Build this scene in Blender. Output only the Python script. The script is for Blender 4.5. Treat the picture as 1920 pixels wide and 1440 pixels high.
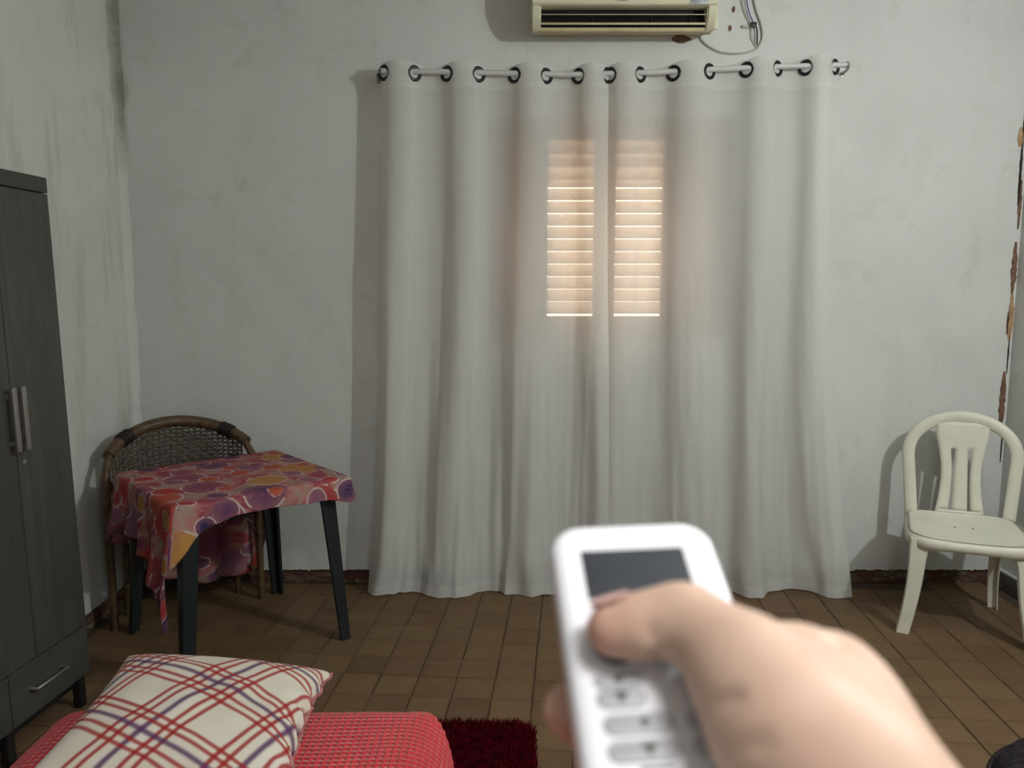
import bpy, bmesh, math, random
import numpy as np
from mathutils import Vector, Matrix, Euler, noise
random.seed(7); rng = np.random.default_rng(5)
for o in list(bpy.data.objects): bpy.data.objects.remove(o)
S = bpy.context.scene; COL = S.collection
PI = math.pi; R = math.radians

# ---------------------------------------------------------------- camera, sky, lights, exposure
cam = bpy.data.cameras.new('camera'); camo = bpy.data.objects.new('camera', cam); COL.objects.link(camo)
camo.location = (0, 0, 1.46); camo.rotation_euler = (R(90 - 6.92), 0, 0)
cam.sensor_width = 36; cam.lens = 27.04; cam.clip_start = .01
cam.dof.use_dof = True; cam.dof.focus_distance = 3.4; cam.dof.aperture_fstop = 9
S.camera = camo
world = bpy.data.worlds.new('sky'); S.world = world; world.use_nodes = True
bg = world.node_tree.nodes['Background']; bg.inputs[0].default_value = (1, .88, .75, 1); bg.inputs[1].default_value = 3.1
S.view_settings.view_transform = 'Standard'; S.view_settings.look = 'None'
S.view_settings.exposure = 0.62; S.view_settings.gamma = 1; S.view_settings.use_curve_mapping = False

def lamp(name, kind, loc, power, color, size, rot=(0, 0, 0)):
    l = bpy.data.lights.new(name, kind); l.energy = power; l.color = color
    if kind == 'AREA': l.size = size
    else: l.shadow_soft_size = size
    o = bpy.data.objects.new(name, l); o.location = loc; o.rotation_euler = rot; COL.objects.link(o); return o
lamp('wall_lamp_light', 'POINT', (2.30, 1.2, 2.50), 62, (.97, 1, .965), .035)
lamp('fill_light', 'AREA', (.45, -.25, 2.55), 13, (1, .965, .94), .45)  # unseen area light added as fill, brightens the hand more than the walls

# ---------------------------------------------------------------- material helpers
class NT:
    def __init__(s, name):
        s.m = bpy.data.materials.new(name); s.m.use_nodes = True; s.t = s.m.node_tree; s.n = s.t.nodes
        s.p = s.n['Principled BSDF']; s.out = s.n['Material Output']
    def new(s, typ, **kw):
        n = s.n.new(typ)
        for k, v in kw.items(): setattr(n, k, v)
        return n
    def link(s, a, b): s.t.links.new(a, b)
    def coord(s, kind='Object', scale=(1, 1, 1), rot=(0, 0, 0), loc=(0, 0, 0)):
        c = s.new('ShaderNodeTexCoord'); m = s.new('ShaderNodeMapping')
        m.inputs['Scale'].default_value = scale; m.inputs['Rotation'].default_value = rot; m.inputs['Location'].default_value = loc
        s.link(c.outputs[kind], m.inputs[0]); return m.outputs[0]
    def noise(s, vec, scale, detail=4, rough=.55, dist=0):
        n = s.new('ShaderNodeTexNoise'); n.inputs['Scale'].default_value = scale; n.inputs['Detail'].default_value = detail
        n.inputs['Roughness'].default_value = rough; n.inputs['Distortion'].default_value = dist
        s.link(vec, n.inputs['Vector']); return n.outputs[0]
    def ramp(s, fac, stops, interp='LINEAR'):
        r = s.new('ShaderNodeValToRGB'); r.color_ramp.interpolation = interp; e = r.color_ramp.elements
        while len(e) < len(stops): e.new(.5)
        for x, (p, c) in zip(e, stops): x.position = p; x.color = (*c, 1) if len(c) == 3 else c
        s.link(fac, r.inputs[0]); return r.outputs[0]
    def mix(s, fac, a, b, mode='MIX'):
        m = s.new('ShaderNodeMix', data_type='RGBA', blend_type=mode)
        for k, v in ((0, fac), (6, a), (7, b)):
            if hasattr(v, 'is_output'): s.link(v, m.inputs[k])
            elif k == 0: m.inputs[0].default_value = v
            else: m.inputs[k].default_value = (*v, 1)
        return m.outputs[2]
    def math(s, op, a, b=0., c=0.):
        m = s.new('ShaderNodeMath', operation=op)
        for k, v in enumerate((a, b, c)):
            if hasattr(v, 'is_output'): s.link(v, m.inputs[k])
            else: m.inputs[k].default_value = v
        return m.outputs[0]
    def sep(s, vec):
        x = s.new('ShaderNodeSeparateXYZ'); s.link(vec, x.inputs[0]); return x.outputs
    def bump(s, h, strength=.3, dist=.01):
        b = s.new('ShaderNodeBump'); b.inputs['Strength'].default_value = strength; b.inputs['Distance'].default_value = dist
        s.link(h, b.inputs['Height']); s.link(b.outputs[0], s.p.inputs['Normal']); return b.outputs[0]
    def base(s, c, rough=.6, metal=0, spec=None):
        if hasattr(c, 'is_output'): s.link(c, s.p.inputs['Base Color'])
        else: s.p.inputs['Base Color'].default_value = (*c, 1)
        s.p.inputs['Roughness'].default_value = rough; s.p.inputs['Metallic'].default_value = metal
        if spec is not None: s.p.inputs['Specular IOR Level'].default_value = spec
def simple(name, c, rough=.5, metal=0, var=.08, scale=8, spec=None, bump=0):
    t = NT(name); v = t.coord()
    n = t.noise(v, scale, 3)
    col = t.ramp(n, [(.3, tuple(x * (1 - var) for x in c)), (.7, tuple(min(1, x * (1 + var)) for x in c))])
    t.base(col, rough, metal, spec)
    if bump: t.bump(t.noise(v, scale * 12, 3), bump, .002)
    return t.m

# ---------------------------------------------------------------- mesh helpers
def link_mesh(name, me, mat=None, parent=None, smooth=False):
    o = bpy.data.objects.new(name, me); COL.objects.link(o)
    if mat: me.materials.append(mat)
    if smooth: me.polygons.foreach_set('use_smooth', [True] * len(me.polygons))
    if parent: o.parent = parent
    return o
def obj(name, bm, mat=None, parent=None, smooth=False, auto=None):
    bmesh.ops.recalc_face_normals(bm, faces=bm.faces)
    me = bpy.data.meshes.new(name); bm.to_mesh(me); bm.free()
    o = link_mesh(name, me, mat, parent, smooth)
    if auto is not None:
        me.polygons.foreach_set('use_smooth', [True] * len(me.polygons)); me.set_sharp_from_angle(angle=R(auto))
    return o
def pyobj(name, V, F, mat=None, parent=None, smooth=False):
    me = bpy.data.meshes.new(name); me.from_pydata([tuple(map(float, v)) for v in V], [], F); me.update()
    return link_mesh(name, me, mat, parent, smooth)
def tag(o, label=None, cat=None, group=None, kind=None):
    for k, v in (('label', label), ('category', cat), ('group', group), ('kind', kind)):
        if v: o[k] = v
    return o
def empty(name, loc, rz, label, cat, group=None):
    o = bpy.data.objects.new(name, None); COL.objects.link(o); o.empty_display_size = .1
    o.location = loc; o.rotation_euler = (0, 0, rz); return tag(o, label, cat, group)
def box(bm, a, b, bev=0, seg=2, M=None):
    r = bmesh.ops.create_cube(bm, size=1)
    vs = r['verts']; a = Vector(a); b = Vector(b)
    for v in vs:
        v.co = Vector(((a[i] + b[i]) / 2 + v.co[i] * (b[i] - a[i]) for i in range(3)))
    if bev:
        es = {e for v in vs for e in v.link_edges}
        r = bmesh.ops.bevel(bm, geom=list(es), offset=bev, segments=seg, affect='EDGES', profile=.6)
        vs = list({v for f in r['faces'] for v in f.verts} | {v for v in vs if v.is_valid})
    if M is not None:
        for v in vs: v.co = M @ v.co
    return vs
def bx(name, a, b, mat, parent=None, bev=0, M=None, seg=2):
    bm = bmesh.new(); box(bm, a, b, bev, seg, M); return obj(name, bm, mat, parent, auto=40 if bev else None)
def tube(bm, pts, rad, seg=10, flat=1.0, up=None, caps=True):
    """tube along pts; rad number or list; flat squashes along 'up'."""
    pts = [Vector(p) for p in pts]; n = len(pts)
    if not hasattr(rad, '__len__'): rad = [rad] * n
    rings = []; ref = Vector(up) if up else None; prev = None
    for i, p in enumerate(pts):
        t = (pts[min(i + 1, n - 1)] - pts[max(i - 1, 0)]).normalized()
        if ref: u = (ref - t * ref.dot(t)).normalized()
        elif prev is None:
            a = Vector((0, 0, 1)) if abs(t.z) < .9 else Vector((1, 0, 0)); u = (a - t * a.dot(t)).normalized()
        else: u = (prev - t * prev.dot(t)).normalized()
        prev = u; w = t.cross(u)
        rings.append([bm.verts.new(p + (u * math.cos(2 * PI * k / seg) * flat + w * math.sin(2 * PI * k / seg)) * rad[i]) for k in range(seg)])
    for a, b in zip(rings, rings[1:]):
        for k in range(seg): bm.faces.new((a[k], a[(k + 1) % seg], b[(k + 1) % seg], b[k]))
    if caps: bm.faces.new(rings[0][::-1]); bm.faces.new(rings[-1])
def spline(P, n):
    """Catmull-Rom through P."""
    P = [Vector(p) for p in P]; out = []
    for i in range(len(P) - 1):
        p0 = P[max(i - 1, 0)]; p1 = P[i]; p2 = P[i + 1]; p3 = P[min(i + 2, len(P) - 1)]
        for k in range(n):
            t = k / n
            out.append(.5 * ((2 * p1) + (p2 - p0) * t + (2 * p0 - 5 * p1 + 4 * p2 - p3) * t * t + (3 * p1 - p0 - 3 * p2 + p3) * t ** 3))
    return out + [P[-1]]
def tb(name, pts, rad, mat, parent=None, **k):
    bm = bmesh.new(); tube(bm, pts, rad, **k); return obj(name, bm, mat, parent, auto=50)
def grid_faces(nu, nv, off=0):
    return [(off + j * nu + i, off + j * nu + i + 1, off + (j + 1) * nu + i + 1, off + (j + 1) * nu + i) for j in range(nv - 1) for i in range(nu - 1)]
def plate(bm, pts, thick, M=None):
    """extrude polygon (x,y list) to thickness in -z"""
    a = [bm.verts.new((x, y, 0)) for x, y in pts]; b = [bm.verts.new((x, y, -thick)) for x, y in pts]
    bm.faces.new(a); bm.faces.new(b[::-1])
    for i in range(len(a)):
        j = (i + 1) % len(a); bm.faces.new((a[i], b[i], b[j], a[j]))
    if M is not None:
        for v in a + b: v.co = M @ v.co
def fbm(x, y=0., z=0.): return noise.noise(Vector((x, y, z)))

# ---------------------------------------------------------------- materials
def wall_mat(name, streak=0., tint=(.635, .65, .632), corner=None):
    t = NT(name); v = t.coord()
    n1 = t.noise(v, 1.1, 5, .6, .6); n2 = t.noise(v, 5.5, 5, .65, .3)
    vs = t.coord(scale=(5, 5, .9)); n3 = t.noise(vs, 1.6, 4, .6)
    c = t.ramp(n1, [(.3, tuple(x * .90 for x in tint)), (.55, tint), (.75, tuple(x * 1.05 for x in tint))])
    c = t.mix(t.ramp(n2, [(.58, (0, 0, 0)), (.78, (.42, .42, .42))]), c, (.42, .43, .38))
    if streak: c = t.mix(t.ramp(n3, [(.52, (0, 0, 0)), (.72, (streak,) * 3)]), c, (.40, .42, .36))
    if corner is not None:      # mould creeping out of the corner joint, upper part of the wall
        axis, at, wid, zlo = corner
        x = t.sep(v); d = t.math('ABSOLUTE', t.math('SUBTRACT', x[axis], at))
        d = t.math('ADD', d, t.math('MULTIPLY', t.math('SUBTRACT', n2, .5), wid * 1.6))
        m = t.math('SUBTRACT', 1.0, t.math('DIVIDE', d, wid)); m.node.use_clamp = True
        z = t.math('DIVIDE', t.math('SUBTRACT', x[2], zlo), .35); z.node.use_clamp = True
        c = t.mix(t.math('MULTIPLY', t.math('MULTIPLY', m, z), .95), c, (.20, .21, .16))
    t.base(c, .85, 0, .25)
    h = t.math('ADD', t.noise(v, 9, 5, .6), t.math('MULTIPLY', t.noise(v, 2.3, 3), 1.6)); t.bump(h, .35, .012)
    return t.m
M_wallB = wall_mat('plaster_back', .12, corner=(0, -1.84, .05, 1.95))
M_wallL = wall_mat('plaster_left', .75, (.64, .65, .62), corner=(1, 3.72, .07, 1.95))
M_wallR = wall_mat('plaster_right', .3)
M_ceil = simple('ceiling_paint', (.72, .72, .70), .9)
M_grout = simple('grout', (.062, .041, .025), .9)

def tile_mat():
    t = NT('floor_tile'); v = t.coord(); oi = t.new('ShaderNodeObjectInfo'); rnd = oi.outputs['Random']
    gm = t.new('ShaderNodeNewGeometry')
    n = t.noise(gm.outputs['Position'], 9, 5, .65, 1.2); n2 = t.noise(gm.outputs['Position'], 32, 3, .6)
    big = t.noise(gm.outputs['Position'], .8, 2)
    c1 = t.ramp(rnd, [(0, (.112, .064, .034)), (.35, (.142, .086, .044)), (.7, (.165, .102, .052)), (1, (.130, .072, .040))])
    c = t.mix(t.ramp(n, [(.35, (0, 0, 0)), (.7, (.55,) * 3)]), c1, (.185, .122, .055))
    c = t.mix(t.ramp(n2, [(.5, (0, 0, 0)), (.75, (.3,) * 3)]), c, (.095, .055, .028))
    c = t.mix(t.ramp(big, [(.4, (0, 0, 0)), (.65, (.35,) * 3)]), c, (.13, .082, .042))
    e = t.sep(v)     # darker band along each tile's own edge
    d = t.math('MAXIMUM', t.math('ABSOLUTE', e[0]), t.math('ABSOLUTE', e[1]))
    ed = t.math('MULTIPLY', t.math('SUBTRACT', d, .052), 40.); ed.node.use_clamp = True
    c = t.mix(t.math('MULTIPLY', ed, .22), c, (.075, .042, .022))
    t.base(c, .52, 0, .25); t.bump(t.math('ADD', n, t.math('MULTIPLY', n2, .4)), .25, .004)
    return t.m
M_tile = tile_mat()

def curtain_mat():
    t = NT('voile'); t.n.remove(t.p)
    v = t.coord(); z = t.sep(v)[2]
    vf = t.coord(scale=(240, 240, 30)); w = t.noise(vf, 1., 2)
    c = t.ramp(w, [(.3, (.735, .755, .735)), (.7, (.80, .815, .795))])
    hem = t.math('GREATER_THAN', z, 2.365)
    hem2 = t.math('LESS_THAN', z, .06)
    hem = t.math('MAXIMUM', hem, hem2)
    d = t.new('ShaderNodeBsdfDiffuse'); tr = t.new('ShaderNodeBsdfTranslucent'); tp = t.new('ShaderNodeBsdfTransparent')
    t.link(c, d.inputs[0]); tr.inputs[0].default_value = (.86, .83, .79, 1); tp.inputs[0].default_value = (1, .99, .97, 1)
    b = t.new('ShaderNodeBump'); b.inputs['Strength'].default_value = .35; b.inputs['Distance'].default_value = .012
    wr = t.noise(t.coord(scale=(6, 6, 2.2)), 2.2, 5, .6, .8); t.link(wr, b.inputs['Height'])
    t.link(b.outputs[0], d.inputs['Normal'])
    m1 = t.new('ShaderNodeMixShader'); m1.inputs[0].default_value = .36; t.link(d.outputs[0], m1.inputs[1]); t.link(tr.outputs[0], m1.inputs[2])
    m2 = t.new('ShaderNodeMixShader'); t.link(m1.outputs[0], m2.inputs[1]); t.link(tp.outputs[0], m2.inputs[2])
    t.link(t.math('SUBTRACT', .16, t.math('MULTIPLY', hem, .08)), m2.inputs[0])
    t.link(m2.outputs[0], t.out.inputs[0]); return t.m
M_curtain = curtain_mat()

def wood_mat(name, a, b, rough=.5, axis=2, sc=1.):
    t = NT(name); s = [26 * sc] * 3; s[axis] = 1.3 * sc
    n = t.noise(t.coord(scale=s), 1.3, 5, .65, .4); n2 = t.noise(t.coord(), 2.2, 2)
    c = t.ramp(n, [(.3, a), (.7, b)]); c = t.mix(t.ramp(n2, [(.4, (0, 0, 0)), (.7, (.35,) * 3)]), c, a)
    t.base(c, rough, 0, .3); t.bump(n, .12, .002); return t.m
M_ward = wood_mat('grey_laminate', (.048, .048, .043), (.080, .079, .072), .45)
M_wardH = wood_mat('grey_laminate_across', (.045, .045, .040), (.073, .072, .066), .45, axis=0)
M_black = simple('black_plastic', (.006, .006, .007), .5)
M_steel = simple('satin_metal', (.30, .29, .27), .45, .7)
M_shutter = wood_mat('window_wood', (.20, .105, .06), (.30, .17, .10), .6)
M_darkgreen = simple('dark_green_plastic', (.008, .014, .016), .38, bump=.2)
M_eyelet = simple('dark_eyelet', (.02, .021, .022), .35, .4)
M_rod = simple('rod_paint', (.56, .57, .56), .35)
M_ac = simple('aged_cream_plastic', (.66, .63, .47), .45, var=.06, scale=5)
M_acy = simple('yellowed_plastic', (.60, .53, .33), .5, var=.12, scale=9)
M_whitecable = simple('grey_cable', (.42, .42, .38), .6)
M_chair = simple('white_resin', (.70, .69, .58), .38, var=.05, scale=10, spec=.4)
M_cane = simple('cane', (.085, .048, .022), .5, var=.45, scale=30)
M_wicker = simple('wicker', (.080, .066, .048), .55, var=.55, scale=60)
M_wickd = simple('dark_binding', (.014, .009, .007), .6)

# ---------------------------------------------------------------- room
XL, XR, YB, YF, ZC = -1.84, 2.42, 3.72, -1.6, 3.05
WX0, WX1, WZ0, WZ1 = -.11, 1.05, 1.235, 2.265
def struct(o, label=None):
    o['kind'] = 'structure'
    if label: o['label'] = label
    return o
def wall_back():
    bm = bmesh.new(); zb = .078
    for a, b in (((XL, YB, zb), (WX0, YB + .16, ZC)), ((WX1, YB, zb), (XR, YB + .16, ZC)),
                 ((WX0, YB, zb), (WX1, YB + .16, WZ0)), ((WX0, YB, WZ1), (WX1, YB + .16, ZC))): box(bm, a, b)
    n = 420; prev = None      # ragged broken lower edge of the plaster
    for i in range(n + 1):
        x = XL + (XR - XL) * i / n
        z = zb - .007 - .012 * max(0, fbm(x * 22, 3.)) - .012 * max(0, fbm(x * 70, 9.)) - .02 * max(0, fbm(x * 5, 1.) - .25)
        q = [bm.verts.new((x, YB, zb)), bm.verts.new((x, YB, z)), bm.verts.new((x, YB + .03, z))]
        if prev:
            bm.faces.new((prev[0], q[0], q[1], prev[1])); bm.faces.new((prev[1], q[1], q[2], prev[2]))
        prev = q
    return struct(obj('wall_back', bm, M_wallB))
WB = wall_back()
def base_mat():
    t = NT('broken_skirting'); v = t.coord(scale=(1, 1, 2.5)); n = t.noise(v, 7, 6, .7, .8); n2 = t.noise(v, 19, 5, .7, 1)
    c = t.ramp(n, [(.36, (.07, .040, .028)), (.45, (.11, .035, .028)), (.52, (.13, .10, .07)), (.60, (.27, .23, .19)), (.66, (.09, .05, .035))], 'CONSTANT')
    c = t.mix(t.ramp(n2, [(.55, (0, 0, 0)), (.62, (.8,) * 3)]), c, (.05, .035, .028)); t.base(c, .85); t.bump(n2, .8, .012); return t.m
M_base = base_mat()
struct(bx('baseboard_back', (XL, YB + .009, 0), (XR, YB + .15, .09), M_base))
struct(bx('wall_left', (XL - .15, YF, 0), (XL, YB + .16, ZC), M_wallL))
struct(bx('wall_right', (XR, YF, 0), (XR + .15, YB + .16, ZC), M_wallR))
struct(bx('wall_front', (XL - .15, YF - .15, 0), (XR + .15, YF, ZC), M_wallR))
struct(bx('ceiling', (XL - .15, YF - .15, ZC), (XR + .15, YB + .16, ZC + .1), M_ceil))
M_baseR = simple('grey_skirting', (.14, .135, .125), .8, var=.35, scale=20)
struct(bx('baseboard_right', (XR - .012, YF, 0), (XR, YB, .085), M_baseR, bev=.003))
struct(bx('baseboard_left', (XL, YF, 0), (XL + .012, YB, .07), M_base, bev=.003))
struct(bx('trim_1', (XR - .018, YF, .085), (XR, YB, .097), M_wallR, bev=.003))   # pale paint line on the right skirting
# plaster fillet run down the left corner
bm = bmesh.new(); prev = None
for i in range(121):
    z = .1 + (ZC - .1) * i / 120; w = .028 + .016 * fbm(z * 6, 2) + (.012 * abs(fbm(z * 17, 5)) if z > 1.9 else 0)
    q = [bm.verts.new((XL, YB - w * 1.1, z)), bm.verts.new((XL + w * .32, YB - w * .32, z)), bm.verts.new((XL + w, YB, z))]
    if prev:
        for k in (0, 1): bm.faces.new((prev[k], prev[k + 1], q[k + 1], q[k]))
    prev = q
struct(obj('trim_2', bm, M_wallL, smooth=True))
# broken plaster in the right corner: ragged chips of exposed brick and wood, raised a few millimetres
M_brick = simple('exposed_brick', (.17, .095, .062), .95, var=.4, scale=40, bump=.6)
M_tan = simple('exposed_wood', (.40, .26, .14), .9, var=.25, scale=30, bump=.4)
M_crack = simple('crack_shadow', (.03, .024, .018), .95)
def chip(name, x0, x1, z0, z1, mat, seed, parent=WB, y=YB):
    n = max(5, int((z1 - z0) / .016)); L_, R_ = [], []
    for i in range(n + 1):
        z = z0 + (z1 - z0) * i / n; e = .35 + .65 * min(1, 3 * min(i, n - i) / n)
        L_.append(((x0 + x1) / 2 - (x1 - x0) / 2 * e * (1 + .5 * fbm(z * 60, seed)), z)); R_.append(((x0 + x1) / 2 + (x1 - x0) / 2 * e * (1 + .5 * fbm(z * 50, seed + 7)), z))
    bm = bmesh.new(); plate(bm, L_ + R_[::-1], .004, Matrix(((1, 0, 0, 0), (0, 0, -1, y - .003), (0, 1, 0, 0), (0, 0, 0, 1))))
    return obj(name, bm, mat, parent)
CH = [(2.385, 2.405, 2.36, 2.52, M_brick), (2.392, 2.400, 2.16, 2.36, M_crack), (2.372, 2.396, 2.13, 2.22, M_tan), (2.390, 2.402, 1.86, 2.16, M_crack),
      (2.398, 2.412, 1.75, 1.98, M_brick), (2.388, 2.414, 1.44, 1.69, M_brick), (2.390, 2.416, 1.22, 1.44, M_tan), (2.386, 2.394, 1.25, 1.36, M_brick),
      (2.402, 2.408, 1.06, 1.24, M_crack), (2.380, 2.408, .78, 1.07, M_brick), (2.404, 2.410, .62, .78, M_crack)]
for i, (a, b, c, d, m) in enumerate(CH): chip('plaster_break', a, b, c, d, m, i * 3.1)
chip('plaster_break', .74, .82, 2.595, 2.636, M_brick, 40)        # rust-brown hole under the cooler
for x, z in ((1.02, 2.745), (1.005, 2.662)): chip('wall_plug_hole', x - .008, x + .008, z - .014, z + .012, M_brick, x * 30)
chip('wall_plug_hole', 1.63, 1.66, .03, .10, M_brick, 11.)

# floor: grout bed with a tile laid in every cell
FL = struct(bx('floor', (XL - .15, YF - .15, -.12), (XR + .15, YB + .16, -.0035), M_grout))
PT = .1465; ang = R(4.6); e1 = Vector((math.cos(ang), -math.sin(ang), 0)); e2 = Vector((math.sin(ang), math.cos(ang), 0)); org = Vector((-.142, 2.69, 0))
def tile_verts(seed):
    r = random.Random(seed); h = PT / 2 - .0016; c = []
    cx = [(-h, -h), (h, -h), (h, h), (-h, h)]; cx = [(x + r.uniform(-.0012, .0012), y + r.uniform(-.0012, .0012)) for x, y in cx]
    pts = []
    for i in range(4):      # slightly bowed edges
        a, b = cx[i], cx[(i + 1) % 4]; pts.append(a); bow = r.uniform(-.0016, .0008)
        nx, ny = (b[1] - a[1]), -(b[0] - a[0]); L_ = math.hypot(nx, ny); pts.append(((a[0] + b[0]) / 2 + nx / L_ * bow, (a[1] + b[1]) / 2 + ny / L_ * bow))
    V = [(x * .982, y * .982, 0) for x, y in pts] + [(x, y, -.0022) for x, y in pts] + [(x, y, -.008) for x, y in pts]
    F = [tuple(range(8))] + [(k, (k + 1) % 8, 8 + (k + 1) % 8, 8 + k)[::-1] for k in range(8)] + [(8 + k, 8 + (k + 1) % 8, 16 + (k + 1) % 8, 16 + k)[::-1] for k in range(8)]
    return V, F
TM = []
for s in range(10):
    V, F = tile_verts(s); me = bpy.data.meshes.new('tile'); me.from_pydata(V, [], F); me.materials.append(M_tile); me.update(); TM.append(me)
cells = []
cp, sp = math.cos(R(6.92)), math.sin(R(6.92))
for i in range(-40, 41):
    for j in range(-40, 41):
        p = org + e1 * i * PT + e2 * j * PT
        if not (XL + .03 < p.x < XR - .03 and YF + .03 < p.y < YB - .03): continue
        D = p.y * cp + 1.46 * sp; U = -1.46 * cp + p.y * sp
        px = 960 + 1442 * p.x / D if D > .1 else -9999; py = 720 - 1442 * U / D if D > .1 else 9999
        vis = -60 < px < 1980 and py < 1500 and not (p.x < -.25 and p.y < 1.9) and not (p.x < -1.5 and p.y < 2.7) and not (py > 1150 + (px - 1300) * .0 and 1080 < px < 1400) and not (px > 1400 and py > 1200 + (px - 1560) * .9)
        cells.append((0 if vis else 1, p.y, i, j, p))
cells.sort(key=lambda c: (c[0], c[1]))
r = random.Random(3); SV, SF = [], []
for k, (vis, _, i, j, p) in enumerate(cells):
    tilt = (r.uniform(-.006, .006), r.uniform(-.006, .006), -ang + r.uniform(-.006, .006)); z = r.uniform(-.0006, .0006)
    if k < 296:
        o = bpy.data.objects.new('tile', TM[r.randrange(10)]); COL.objects.link(o); o.parent = FL
        o.location = (p.x + r.uniform(-.001, .001), p.y + r.uniform(-.001, .001), z); o.rotation_euler = tilt
    else:
        M = Matrix.Translation((p.x, p.y, z)) @ Euler(tilt).to_matrix().to_4x4(); V, F = tile_verts(r.randrange(10)); b0 = len(SV)
        SV += [tuple(M @ Vector(v)) for v in V]; SF += [tuple(b0 + q for q in f) for f in F]
def tile_mat_joined():
    t = NT('floor_tile_far'); gm = t.new('ShaderNodeNewGeometry'); n = t.noise(gm.outputs['Position'], 9, 5, .65, 1.2)
    c1 = t.ramp(gm.outputs['Random Per Island'], [(0, (.112, .064, .034)), (.35, (.142, .086, .044)), (.7, (.165, .102, .052)), (1, (.130, .072, .040))])
    c = t.mix(t.ramp(n, [(.35, (0, 0, 0)), (.7, (.5,) * 3)]), c1, (.165, .105, .048)); t.base(c, .48, 0, .35); t.bump(n, .25, .004); return t.m
tag(pyobj('tiles', SV, SF, tile_mat_joined(), FL), kind='stuff')

# window with shutters behind the curtain
def slat_mat():
    t = NT('shutter_slat'); t.n.remove(t.p); v = t.coord(); n = t.noise(v, 6, 3)
    c = t.ramp(n, [(.3, (.84, .74, .63)), (.7, (.90, .81, .70))])
    d = t.new('ShaderNodeBsdfDiffuse'); tr = t.new('ShaderNodeBsdfTranslucent'); t.link(c, d.inputs[0]); t.link(c, tr.inputs[0])
    m = t.new('ShaderNodeMixShader'); m.inputs[0].default_value = .58; t.link(d.outputs[0], m.inputs[1]); t.link(tr.outputs[0], m.inputs[2]); t.link(m.outputs[0], t.out.inputs[0]); return t.m
M_slat = slat_mat()
def window():
    w = bpy.data.objects.new('window_1', None); COL.objects.link(w); w.location = (.47, YB + .08, WZ0); w['kind'] = 'structure'
    M = Matrix.Translation((-.47, -(YB + .08), -WZ0)); y0, y1 = YB + .05, YB + .11
    bm = bmesh.new()
    for a, b in (((WX0, y0, WZ0), (WX0 + .05, y1, WZ1)), ((WX1 - .05, y0, WZ0), (WX1, y1, WZ1)), ((WX0, y0, WZ0), (WX1, y1, WZ0 + .045)), ((WX0, y0, WZ1 - .045), (WX1, y1, WZ1))): box(bm, a, b, .004, 1, M)
    obj('frame', bm, M_shutter, w)
    for x0, x1 in ((WX0 + .05, .13), (.77, WX1 - .05)): bx('side_panel', (x0, y0 + .01, WZ0 + .045), (x1, y1 - .01, WZ1 - .045), M_shutter, w, .003, M)
    for x0, x1 in ((.13, .437), (.457, .77)):
        bm = bmesh.new()
        for a, b in (((x0, y0, WZ0 + .045), (x0 + .04, y1, WZ1 - .045)), ((x1 - .04, y0, WZ0 + .045), (x1, y1, WZ1 - .045)), ((x0, y0, WZ0 + .045), (x1, y1, WZ0 + .10)), ((x0, y0, WZ1 - .09), (x1, y1, WZ1 - .045))): box(bm, a, b, .003, 1, M)
        f = obj('leaf_frame', bm, M_shutter, w)
        k = 0; z = WZ0 + .115
        while z < WZ1 - .12:
            op = z < 1.98
            bm = bmesh.new(); T = M @ Matrix.Translation(((x0 + x1) / 2, YB + .08, z + .027)) @ Matrix.Rotation(R(53.5 if op else 76), 4, 'X'); hs = .034 if op else .056
            box(bm, (-(x1 - x0) / 2 + .03, -hs, -.0025), ((x1 - x0) / 2 - .03, hs, .0025), 0, 1, T); obj('slat', bm, M_slat, f); z += .0605
    bx('middle_stile', (.430, y0 - .006, WZ0 + .045), (.464, y0 + .02, WZ1 - .045), M_shutter, w, .003, M)
window()

# ---------------------------------------------------------------- curtains, rod
def rod_z(x):
    return float(np.interp(x, [-.6, -.2, .25, .65, .97, 1.25, 1.52], [2.440, 2.434, 2.424, 2.434, 2.450, 2.460, 2.467]))
YR = 3.60
rod = empty('curtain_rod', (.45, YR, 2.44), 0, 'white painted curtain rod threaded through dark ring eyelets above the window', 'curtain rod')
pts = [(x - .45, 0, rod_z(x) - 2.44) for x in np.linspace(-.585, 1.50, 26)]
tb('pole', pts, .0125, M_rod, rod, seg=14)
for x in (-.585, 1.50):
    s = -1 if x < 0 else 1
    tb('end_cap', [(x - .45 + s * a, 0, rod_z(x) - 2.44) for a in (0, .006, .012)], [.0145, .015, .010], M_steel, rod, seg=14)
    tb('bracket', [(x - .45 + s * .012, 0, rod_z(x) - 2.44 - .004), (x - .45 + s * .030, .05, rod_z(x) - 2.444), (x - .45 + s * .034, YB - YR + .004, rod_z(x) - 2.45)], [.006, .005, .006], M_steel, rod, seg=8)
    bx('wall_plate', (x - .45 + s * .034 - .008, YB - YR - .003, rod_z(x) - 2.464), (x - .45 + s * .034 + .008, YB - YR, rod_z(x) - 2.436), M_steel, rod, .001)
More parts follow.
